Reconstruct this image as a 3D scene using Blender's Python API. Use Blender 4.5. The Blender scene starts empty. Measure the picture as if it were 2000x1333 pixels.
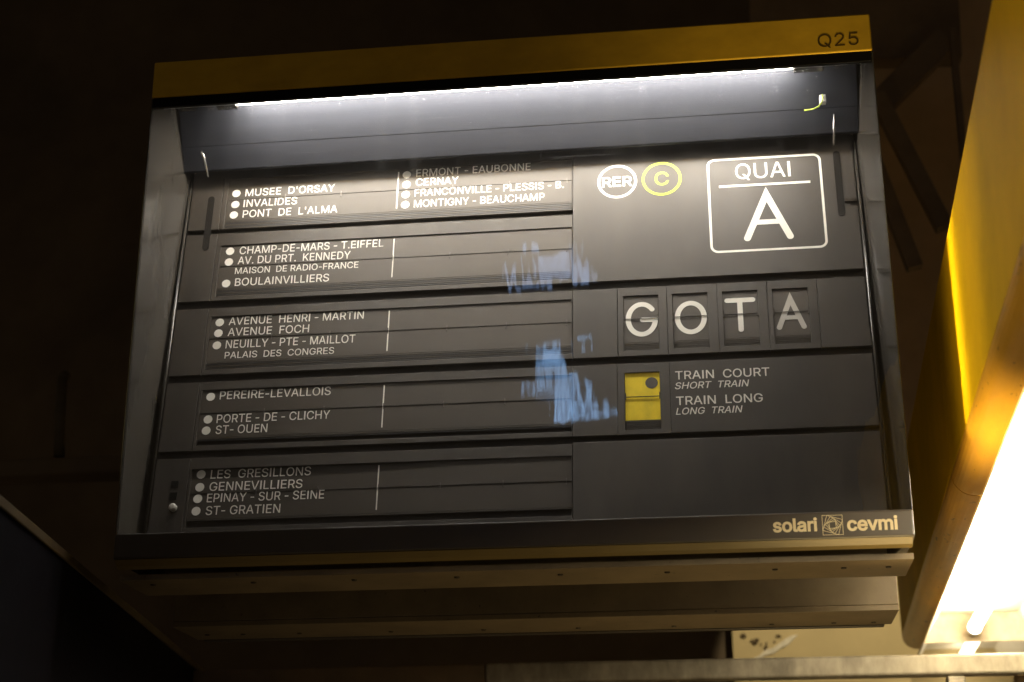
import bpy, bmesh, math, random
import mathutils.geometry
from mathutils import Vector, Matrix
random.seed(7)
S = bpy.context.scene
COL = S.collection
R = math.radians

# ------------------------------------------------------------------ camera
cam = bpy.data.cameras.new('camera')
cam.sensor_width = 36.0
cam.lens = 3131.27 / 2000 * 36.0
cam.clip_start, cam.clip_end = 0.05, 100.0
cam_ob = bpy.data.objects.new('camera', cam)
COL.objects.link(cam_ob)
yaw, pitch, roll = R(-7.507), R(19.6457), R(-0.061)
fw = Vector((math.sin(yaw) * math.cos(pitch), math.cos(yaw) * math.cos(pitch), math.sin(pitch)))
r0 = Vector((math.cos(yaw), -math.sin(yaw), 0.0))
u0 = r0.cross(fw)
rt = math.cos(roll) * r0 + math.sin(roll) * u0
upv = -math.sin(roll) * r0 + math.cos(roll) * u0
M = Matrix((rt, upv, -fw)).transposed().to_4x4()
M.translation = Vector((0.4291, -3.0993, -0.6796))
cam_ob.matrix_world = M
cam.dof.use_dof = True
cam.dof.focus_distance = 3.42
cam.dof.aperture_fstop = 3.2
S.camera = cam_ob

# ------------------------------------------------------------------ world and view
world = bpy.data.worlds.new('World')
S.world = world
world.use_nodes = True
bg = world.node_tree.nodes['Background']
bg.inputs[0].default_value = (1.0, 0.74, 0.45, 1)
bg.inputs[1].default_value = 0.036
S.view_settings.view_transform = 'Standard'
S.view_settings.look = 'None'
S.view_settings.exposure = 0.0
S.view_settings.gamma = 1.0
S.view_settings.use_curve_mapping = False
S.render.engine = 'CYCLES'
S.cycles.max_bounces = 8
S.cycles.transparent_max_bounces = 16
S.cycles.caustics_reflective = True
S.cycles.caustics_refractive = False
S.cycles.sample_clamp_indirect = 8.0
S.cycles.use_denoising = True

def aim(o, target):
    d = Vector(target) - o.location
    o.rotation_euler = d.to_track_quat('-Z', 'Y').to_euler()

def area(name, loc, target, sx, sy, power, colour, spread=180):
    l = bpy.data.lights.new(name, 'AREA')
    l.shape = 'RECTANGLE'
    l.size, l.size_y = sx, sy
    l.energy = power
    l.color = colour
    l.spread = R(spread)
    o = bpy.data.objects.new(name, l)
    COL.objects.link(o)
    o.location = loc
    aim(o, target)
    return o

area('front_fill_light', (-1.7, -3.2, -2.7), (0.5, -0.2, 0.4), 1.8, 1.0, 4.4, (1.0, 0.80, 0.52))  # unseen fill, added to lift the board front and side panel
area('under_fill_light', (0.66, 0.20, -1.35), (0.60, 0.22, 0.2), 0.5, 0.4, 2.0, (1.0, 0.74, 0.34), 100)  # unseen fill from below, added to light the undersides
area('rim_fill_light', (0.80, -0.2, -1.3), (1.04, -0.1, 0.2), 0.10, 1.7, 7.0, (1.0, 0.74, 0.34), 27)  # unseen light, added to brighten the rounded rim
area('side_fill_light', (-3.0, -1.5, 0.1), (0.9, -0.95, 0.26), 0.6, 0.7, 0.85, (1.0, 0.78, 0.36), 26)  # unseen fill, added to wash the yellow side panel
area('strip_fill_beam', (-2.3, -0.02, 0.52), (0.92, 0.0, 0.50), 0.17, 0.62, 1.15, (1.0, 0.86, 0.42), 5)  # narrow unseen beam, added to make the bright strip on the side panel

wall_fill_spot = bpy.data.lights.new('wall_fill_spot', 'SPOT')  # unseen spot, added to brighten the cream wall
wall_fill_spot.energy, wall_fill_spot.color, wall_fill_spot.spot_size, wall_fill_spot.spot_blend, wall_fill_spot.shadow_soft_size = 34, (1.0, 0.84, 0.55), R(50), 0.12, 0.02
wl = bpy.data.objects.new('wall_fill_spot', wall_fill_spot)
COL.objects.link(wl)
wl.location = (0.92, 2.2, 0.80)
aim(wl, (0.93, 3.2, 0.26))

# ------------------------------------------------------------------ materials
def mat(name, col, rough=0.5, metal=0.0, spec=0.5, var=0.0, scale=8.0, bump=0.0, bscale=60.0, stretch=(1, 1, 1), rvar=0.0, detail=4.0, speck=0.0, sscale=45.0):
    m = bpy.data.materials.new(name)
    m.use_nodes = True
    nt = m.node_tree
    p = nt.nodes['Principled BSDF']
    p.inputs['Base Color'].default_value = (*col, 1)
    p.inputs['Roughness'].default_value = rough
    p.inputs['Metallic'].default_value = metal
    p.inputs['Specular IOR Level'].default_value = spec
    if var or bump or rvar:
        tc = nt.nodes.new('ShaderNodeTexCoord')
        mp = nt.nodes.new('ShaderNodeMapping')
        mp.inputs['Scale'].default_value = stretch
        nt.links.new(tc.outputs['Object'], mp.inputs['Vector'])
        def noise(sc, det=detail):
            n = nt.nodes.new('ShaderNodeTexNoise')
            n.inputs['Scale'].default_value = sc
            n.inputs['Detail'].default_value = det
            n.inputs['Roughness'].default_value = 0.65
            nt.links.new(mp.outputs[0], n.inputs['Vector'])
            return n
        if var:
            n = noise(scale)
            mr = nt.nodes.new('ShaderNodeMapRange')
            mr.inputs['From Min'].default_value = 0.3
            mr.inputs['From Max'].default_value = 0.7
            mr.inputs['To Min'].default_value = 1 - var
            mr.inputs['To Max'].default_value = 1 + var
            nt.links.new(n.outputs['Fac'], mr.inputs['Value'])
            vm = nt.nodes.new('ShaderNodeVectorMath')
            vm.operation = 'SCALE'
            vm.inputs[0].default_value = col
            nt.links.new(mr.outputs[0], vm.inputs['Scale'])
            if speck:
                n2 = noise(sscale, 3)
                m2 = nt.nodes.new('ShaderNodeMapRange')
                m2.inputs['From Min'].default_value = 0.69 - 0.06 * speck
                m2.inputs['From Max'].default_value = 0.75 - 0.06 * speck
                mx = nt.nodes.new('ShaderNodeMix')
                mx.data_type = 'RGBA'
                nt.links.new(n2.outputs['Fac'], m2.inputs['Value'])
                nt.links.new(m2.outputs[0], mx.inputs['Factor'])
                nt.links.new(vm.outputs[0], mx.inputs['A'])
                mx.inputs['B'].default_value = (col[0] * 0.2, col[1] * 0.18, col[2] * 0.25, 1)
                nt.links.new(mx.outputs['Result'], p.inputs['Base Color'])
            else:
                nt.links.new(vm.outputs[0], p.inputs['Base Color'])
        if rvar:
            n = noise(scale * 1.7)
            mr = nt.nodes.new('ShaderNodeMapRange')
            mr.inputs['From Min'].default_value = 0.3
            mr.inputs['From Max'].default_value = 0.7
            mr.inputs['To Min'].default_value = rough - rvar
            mr.inputs['To Max'].default_value = rough + rvar
            nt.links.new(n.outputs['Fac'], mr.inputs['Value'])
            nt.links.new(mr.outputs[0], p.inputs['Roughness'])
        if bump:
            n = noise(bscale)
            b = nt.nodes.new('ShaderNodeBump')
            b.inputs['Strength'].default_value = bump
            b.inputs['Distance'].default_value = 0.002
            nt.links.new(n.outputs['Fac'], b.inputs['Height'])
            nt.links.new(b.outputs[0], p.inputs['Normal'])
    return m

def glow(name, col, strength):
    m = bpy.data.materials.new(name)
    m.use_nodes = True
    nt = m.node_tree
    nt.nodes.remove(nt.nodes['Principled BSDF'])
    e = nt.nodes.new('ShaderNodeEmission')
    e.inputs[0].default_value = (*col, 1)
    e.inputs[1].default_value = strength
    nt.links.new(e.outputs[0], nt.nodes['Material Output'].inputs[0])
    return m

PANEL = mat('charcoal_plastic', (0.040, 0.0325, 0.0245), 0.55, spec=0.45, var=0.22, scale=5, rvar=0.07, stretch=(1.8, 1, 0.6), bump=0.03, bscale=300)
FLAP = mat('flap_plastic', (0.052, 0.042, 0.031), 0.53, spec=0.45, var=0.07, scale=9, bump=0.02, bscale=400)
DARK = mat('black_recess', (0.006, 0.0055, 0.005), 0.8, spec=0.1)
SLAT = mat('flap_edge', (0.030, 0.027, 0.024), 0.5, var=0.2, scale=20)
SLOT = mat('slot_shade', (0.012, 0.010, 0.008), 0.7, spec=0.15)
PRINT = mat('cream_print', (0.85, 0.81, 0.72), 0.5, var=0.05, scale=30)
PRINT_DIM = mat('grey_print', (0.50, 0.47, 0.42), 0.5, var=0.08, scale=30)  # darker, greyer print colour
LIME = mat('lime_print', (0.50, 0.62, 0.03), 0.5)
YFLAP = mat('yellow_flap', (0.85, 0.63, 0.012), 0.45, var=0.16, scale=26, stretch=(1, 1, 0.5))
SIDEY = mat('yellow_cladding', (0.62, 0.38, 0.004), 0.6, spec=0.04, var=0.14, scale=3, bump=0.05, bscale=90)
YELLOW = mat('yellow_enamel', (0.54, 0.335, 0.022), 0.6, spec=0.15, var=0.16, scale=6, bump=0.05, bscale=90, stretch=(1, 1, 1.6))
INK = mat('black_ink', (0.085, 0.052, 0.010), 0.6, spec=0.1)
HOODM = mat('brushed_steel', (0.021, 0.022, 0.0265), 0.55, spec=0.10, var=0.10, scale=5, bump=0.10, bscale=70, stretch=(0.25, 6, 6), rvar=0.06)
WALLM = mat('grey_liner', (0.046, 0.041, 0.034), 0.20, var=0.15, scale=6, bump=0.02, bscale=120, stretch=(1, 1, 0.3))
STRIPM = mat('black_strip', (0.058, 0.047, 0.036), 0.40, var=0.08, scale=12)
CASE = mat('painted_case', (0.17, 0.128, 0.074), 0.5, var=0.20, scale=9, bump=0.06, bscale=60, speck=0.35, sscale=55)
LIPM = mat('warm_lit_lip', (0.15, 0.105, 0.03), 0.42, var=0.1, scale=6)  # olive tint puts the warm reflected light into the lip colour
SCREW = mat('screw_head', (0.05, 0.04, 0.03), 0.45, metal=0.6)
CHROME = mat('bright_metal', (0.62, 0.60, 0.56), 0.25, metal=0.9)
GOLD = mat('print_gold', (0.66, 0.56, 0.34), 0.5)
WHITE = mat('white_ceramic', (0.75, 0.74, 0.70), 0.4)
GREENWIRE = mat('earth_wire', (0.45, 0.55, 0.05), 0.4)
HINGE = mat('hinge_wire', (0.10, 0.09, 0.08), 0.3, metal=0.6)
REFLW = mat('fill_reflector', (0.85, 0.86, 0.88), 0.5)
TUBE = glow('cool_tube', (1.0, 0.955, 0.885), 80)

# acrylic pane: clear sheet, soft surface reflection, thin film of dust and fine scratches
def pane_material():
    m = bpy.data.materials.new('scratched_acrylic')
    m.use_nodes = True
    nt = m.node_tree
    N, Lk = nt.nodes, nt.links
    N.remove(N['Principled BSDF'])
    out = N['Material Output']
    tc = N.new('ShaderNodeTexCoord')
    def mapped(sc, rot=(0, 0, 0)):
        mp = N.new('ShaderNodeMapping')
        mp.inputs['Scale'].default_value = sc
        mp.inputs['Rotation'].default_value = rot
        Lk.new(tc.outputs['Object'], mp.inputs['Vector'])
        return mp
    def noise(mp, sc, det=3, lo=0.5, hi=0.7, to=1.0):
        n = N.new('ShaderNodeTexNoise')
        n.inputs['Scale'].default_value = sc
        n.inputs['Detail'].default_value = det
        Lk.new(mp.outputs[0], n.inputs['Vector'])
        r = N.new('ShaderNodeMapRange')
        r.inputs['From Min'].default_value = lo
        r.inputs['From Max'].default_value = hi
        r.inputs['To Max'].default_value = to
        Lk.new(n.outputs['Fac'], r.inputs['Value'])
        return r
    def add(a, b):
        q = N.new('ShaderNodeMath')
        q.operation = 'ADD'
        Lk.new(a.outputs[0], q.inputs[0])
        Lk.new(b.outputs[0], q.inputs[1])
        return q
    base = noise(mapped((1, 1, 1)), 2.5, 4, 0.3, 0.75, 0.017)            # even film of dust
    wipes = noise(mapped((14, 1, 0.7)), 2.0, 3, 0.52, 0.72, 0.018)       # vertical wipe marks
    scr1 = noise(mapped((1.2, 1, 90), (0, 0.10, 0)), 3.0, 2, 0.66, 0.76, 0.07)   # fine scratches
    scr2 = noise(mapped((70, 1, 1.5), (0, 0.45, 0)), 3.0, 2, 0.68, 0.78, 0.07)
    specks = noise(mapped((1, 1, 1)), 160, 1, 0.76, 0.80, 0.16)
    dust = add(add(add(base, wipes), add(scr1, scr2)), specks)
    tl = N.new('ShaderNodeBsdfTranslucent')
    tl.inputs[0].default_value = (0.85, 0.85, 0.85, 1)
    df = N.new('ShaderNodeBsdfDiffuse')
    df.inputs[0].default_value = (0.7, 0.68, 0.64, 1)
    mx0 = N.new('ShaderNodeMixShader')
    mx0.inputs[0].default_value = 0.35
    Lk.new(tl.outputs[0], mx0.inputs[1])
    Lk.new(df.outputs[0], mx0.inputs[2])
    tr = N.new('ShaderNodeBsdfTransparent')
    tr.inputs[0].default_value = (0.95, 0.95, 0.94, 1)
    gl = N.new('ShaderNodeBsdfGlossy')
    gl.inputs['Roughness'].default_value = 0.012
    wv = N.new('ShaderNodeTexNoise')
    wv.inputs['Scale'].default_value = 14
    wv.inputs['Detail'].default_value = 1
    Lk.new(mapped((2.2, 1, 0.5)).outputs[0], wv.inputs['Vector'])
    bp = N.new('ShaderNodeBump')
    bp.inputs['Strength'].default_value = 0.10
    bp.inputs['Distance'].default_value = 0.002
    Lk.new(wv.outputs['Fac'], bp.inputs['Height'])
    Lk.new(bp.outputs[0], gl.inputs['Normal'])
    fr = N.new('ShaderNodeFresnel')
    fr.inputs[0].default_value = 1.75
    mx1 = N.new('ShaderNodeMixShader')
    Lk.new(fr.outputs[0], mx1.inputs[0])
    Lk.new(tr.outputs[0], mx1.inputs[1])
    Lk.new(gl.outputs[0], mx1.inputs[2])
    mx2 = N.new('ShaderNodeMixShader')
    Lk.new(dust.outputs[0], mx2.inputs[0])
    Lk.new(mx1.outputs[0], mx2.inputs[1])
    Lk.new(mx0.outputs[0], mx2.inputs[2])
    Lk.new(mx2.outputs[0], out.inputs[0])
    return m
PANE = pane_material()

# ------------------------------------------------------------------ mesh helpers
class MB:
    def __init__(s):
        s.b = bmesh.new()
    def poly(s, pts):
        return s.b.faces.new([s.b.verts.new(p) for p in pts])
    def box(s, x0, x1, y0, y1, z0, z1):
        v = [s.b.verts.new((x, y, z)) for x in (x0, x1) for y in (y0, y1) for z in (z0, z1)]
        for f in ((0, 1, 3, 2), (4, 6, 7, 5), (0, 4, 5, 1), (2, 3, 7, 6), (0, 2, 6, 4), (1, 5, 7, 3)):
            s.b.faces.new([v[i] for i in f])
        return s
    def prism(s, prof, a0, a1, axis='x'):
        # profile points (p,q) swept along an axis; axis x: (p,q)=(y,z); axis y: (x,z); axis z: (x,y)
        def P(p, q, a):
            return {'x': (a, p, q), 'y': (p, a, q), 'z': (p, q, a)}[axis]
        A = [s.b.verts.new(P(p, q, a0)) for p, q in prof]
        B = [s.b.verts.new(P(p, q, a1)) for p, q in prof]
        n = len(prof)
        for i in range(n):
            s.b.faces.new((A[i], A[(i + 1) % n], B[(i + 1) % n], B[i]))
        s.b.faces.new(A[::-1])
        s.b.faces.new(B)
        return s
    def sheet(s, prof, a0, a1, axis='y'):
        def P(p, q, a):
            return {'x': (a, p, q), 'y': (p, a, q)}[axis]
        A = [s.b.verts.new(P(p, q, a0)) for p, q in prof]
        B = [s.b.verts.new(P(p, q, a1)) for p, q in prof]
        for i in range(len(prof) - 1):
            s.b.faces.new((A[i], A[i + 1], B[i + 1], B[i]))
        return s
    def tube(s, pts, r, n=16, cap=True):
        pts = [Vector(p) for p in pts]
        rings = []
        for i, p in enumerate(pts):
            d = (pts[min(i + 1, len(pts) - 1)] - pts[max(i - 1, 0)]).normalized()
            a = d.orthogonal().normalized() if i == 0 else (prev - d * prev.dot(d)).normalized()
            prev = a
            c = d.cross(a)
            rr = r[i] if isinstance(r, (list, tuple)) else r
            rings.append([s.b.verts.new(p + rr * (math.cos(2 * math.pi * k / n) * a + math.sin(2 * math.pi * k / n) * c)) for k in range(n)])
        for q in range(len(rings) - 1):
            for k in range(n):
                s.b.faces.new((rings[q][k], rings[q][(k + 1) % n], rings[q + 1][(k + 1) % n], rings[q + 1][k]))
        if cap:
            s.b.faces.new(rings[0][::-1])
            s.b.faces.new(rings[-1])
        return s
    def frame(s, x0, x1, z0, z1, hx0, hx1, hz0, hz1, y0, y1):
        o = [(x0, z0), (x1, z0), (x1, z1), (x0, z1)]
        h = [(hx0, hz0), (hx1, hz0), (hx1, hz1), (hx0, hz1)]
        V = lambda q, y: [s.b.verts.new((a, y, c)) for a, c in q]
        of, hf, ob_, hb = V(o, y0), V(h, y0), V(o, y1), V(h, y1)
        for i in range(4):
            j = (i + 1) % 4
            s.b.faces.new((of[i], of[j], hf[j], hf[i]))
            s.b.faces.new((of[j], of[i], ob_[i], ob_[j]))
            s.b.faces.new((hf[i], hf[j], hb[j], hb[i]))
        return s
    def disc(s, x, z, y, r, n=40, thick=0.0):
        v = [(x + r * math.cos(2 * math.pi * k / n), z + r * math.sin(2 * math.pi * k / n)) for k in range(n)]
        if thick:
            s.prism(v, y, y + thick, 'y')
        else:
            s.poly([(a, y, c) for a, c in v])
        return s
    def ring(s, x, z, y, r0, r1, n=64):
        a = [s.b.verts.new((x + r0 * math.cos(2 * math.pi * k / n), y, z + r0 * math.sin(2 * math.pi * k / n))) for k in range(n)]
        c = [s.b.verts.new((x + r1 * math.cos(2 * math.pi * k / n), y, z + r1 * math.sin(2 * math.pi * k / n))) for k in range(n)]
        for k in range(n):
            s.b.faces.new((a[k], c[k], c[(k + 1) % n], a[(k + 1) % n]))
        return s
    def stroke(s, pts, w, y, closed=False, n=10):
        # a flat line of width w with round ends, in the x-z plane at depth y (segments sunk by hairs so none coincide)
        P = [Vector(p) for p in pts]
        m = len(P)
        dirs = []
        L, Rr = [], []
        for i in range(m):
            a = P[i - 1] if (i > 0 or closed) else None
            b = P[(i + 1) % m] if (i < m - 1 or closed) else None
            t = ((P[i] - a).normalized() if a is not None else Vector((0, 0))) + ((b - P[i]).normalized() if b is not None else Vector((0, 0)))
            t.normalize()
            nn = Vector((-t.y, t.x))
            k = 1.0
            if a is not None and b is not None:
                d1 = (P[i] - a).normalized()
                k = 1 / max(0.35, abs(nn.dot(Vector((-d1.y, d1.x)))))
            L.append(P[i] + nn * w / 2 * k)
            Rr.append(P[i] - nn * w / 2 * k)
            dirs.append(t)
        vl = [s.b.verts.new((p.x, y, p.y)) for p in L]
        vr = [s.b.verts.new((p.x, y, p.y)) for p in Rr]
        for i in range(m if closed else m - 1):
            j = (i + 1) % m
            s.b.faces.new((vl[i], vl[j], vr[j], vr[i]))
        if not closed:
            for i, sg in ((0, -1), (m - 1, 1)):
                t = dirs[i] * sg
                nn = Vector((-t.y, t.x))
                arc = [P[i] + w / 2 * (math.cos(a) * t + math.sin(a) * nn) for a in [math.pi / 2 - math.pi * k / n for k in range(n + 1)]]
                s.poly([(p.x, y, p.y) for p in arc])
        return s
    def build(s, name, m, parent=None, bevel=0.0, smooth=False, base=None):
        bmesh.ops.recalc_face_normals(s.b, faces=s.b.faces)
        me = bpy.data.meshes.new(name)
        s.b.to_mesh(me)
        s.b.free()
        me.materials.append(m)
        if smooth:
            for p in me.polygons:
                p.use_smooth = True
        o = bpy.data.objects.new(name, me)
        COL.objects.link(o)
        if parent is not None:
            o.parent = parent
        if base is not None:
            o.matrix_local = base
        if bevel:
            b = o.modifiers.new('bevel', 'BEVEL')
            b.width = bevel
            b.segments = 3
            b.limit_method = 'ANGLE'
        return o

def thing(name, label, cat, loc=(0, 0, 0), rot=(0, 0, 0), group=None):
    o = bpy.data.objects.new(name, None)
    o.empty_display_size = 0.1
    COL.objects.link(o)
    o.location = loc
    o.rotation_euler = rot
    o['label'], o['category'] = label, cat
    if group:
        o['group'] = group
    return o

def tag(o, label, cat, group=None):
    o['label'], o['category'] = label, cat
    if group:
        o['group'] = group
    return o

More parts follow.
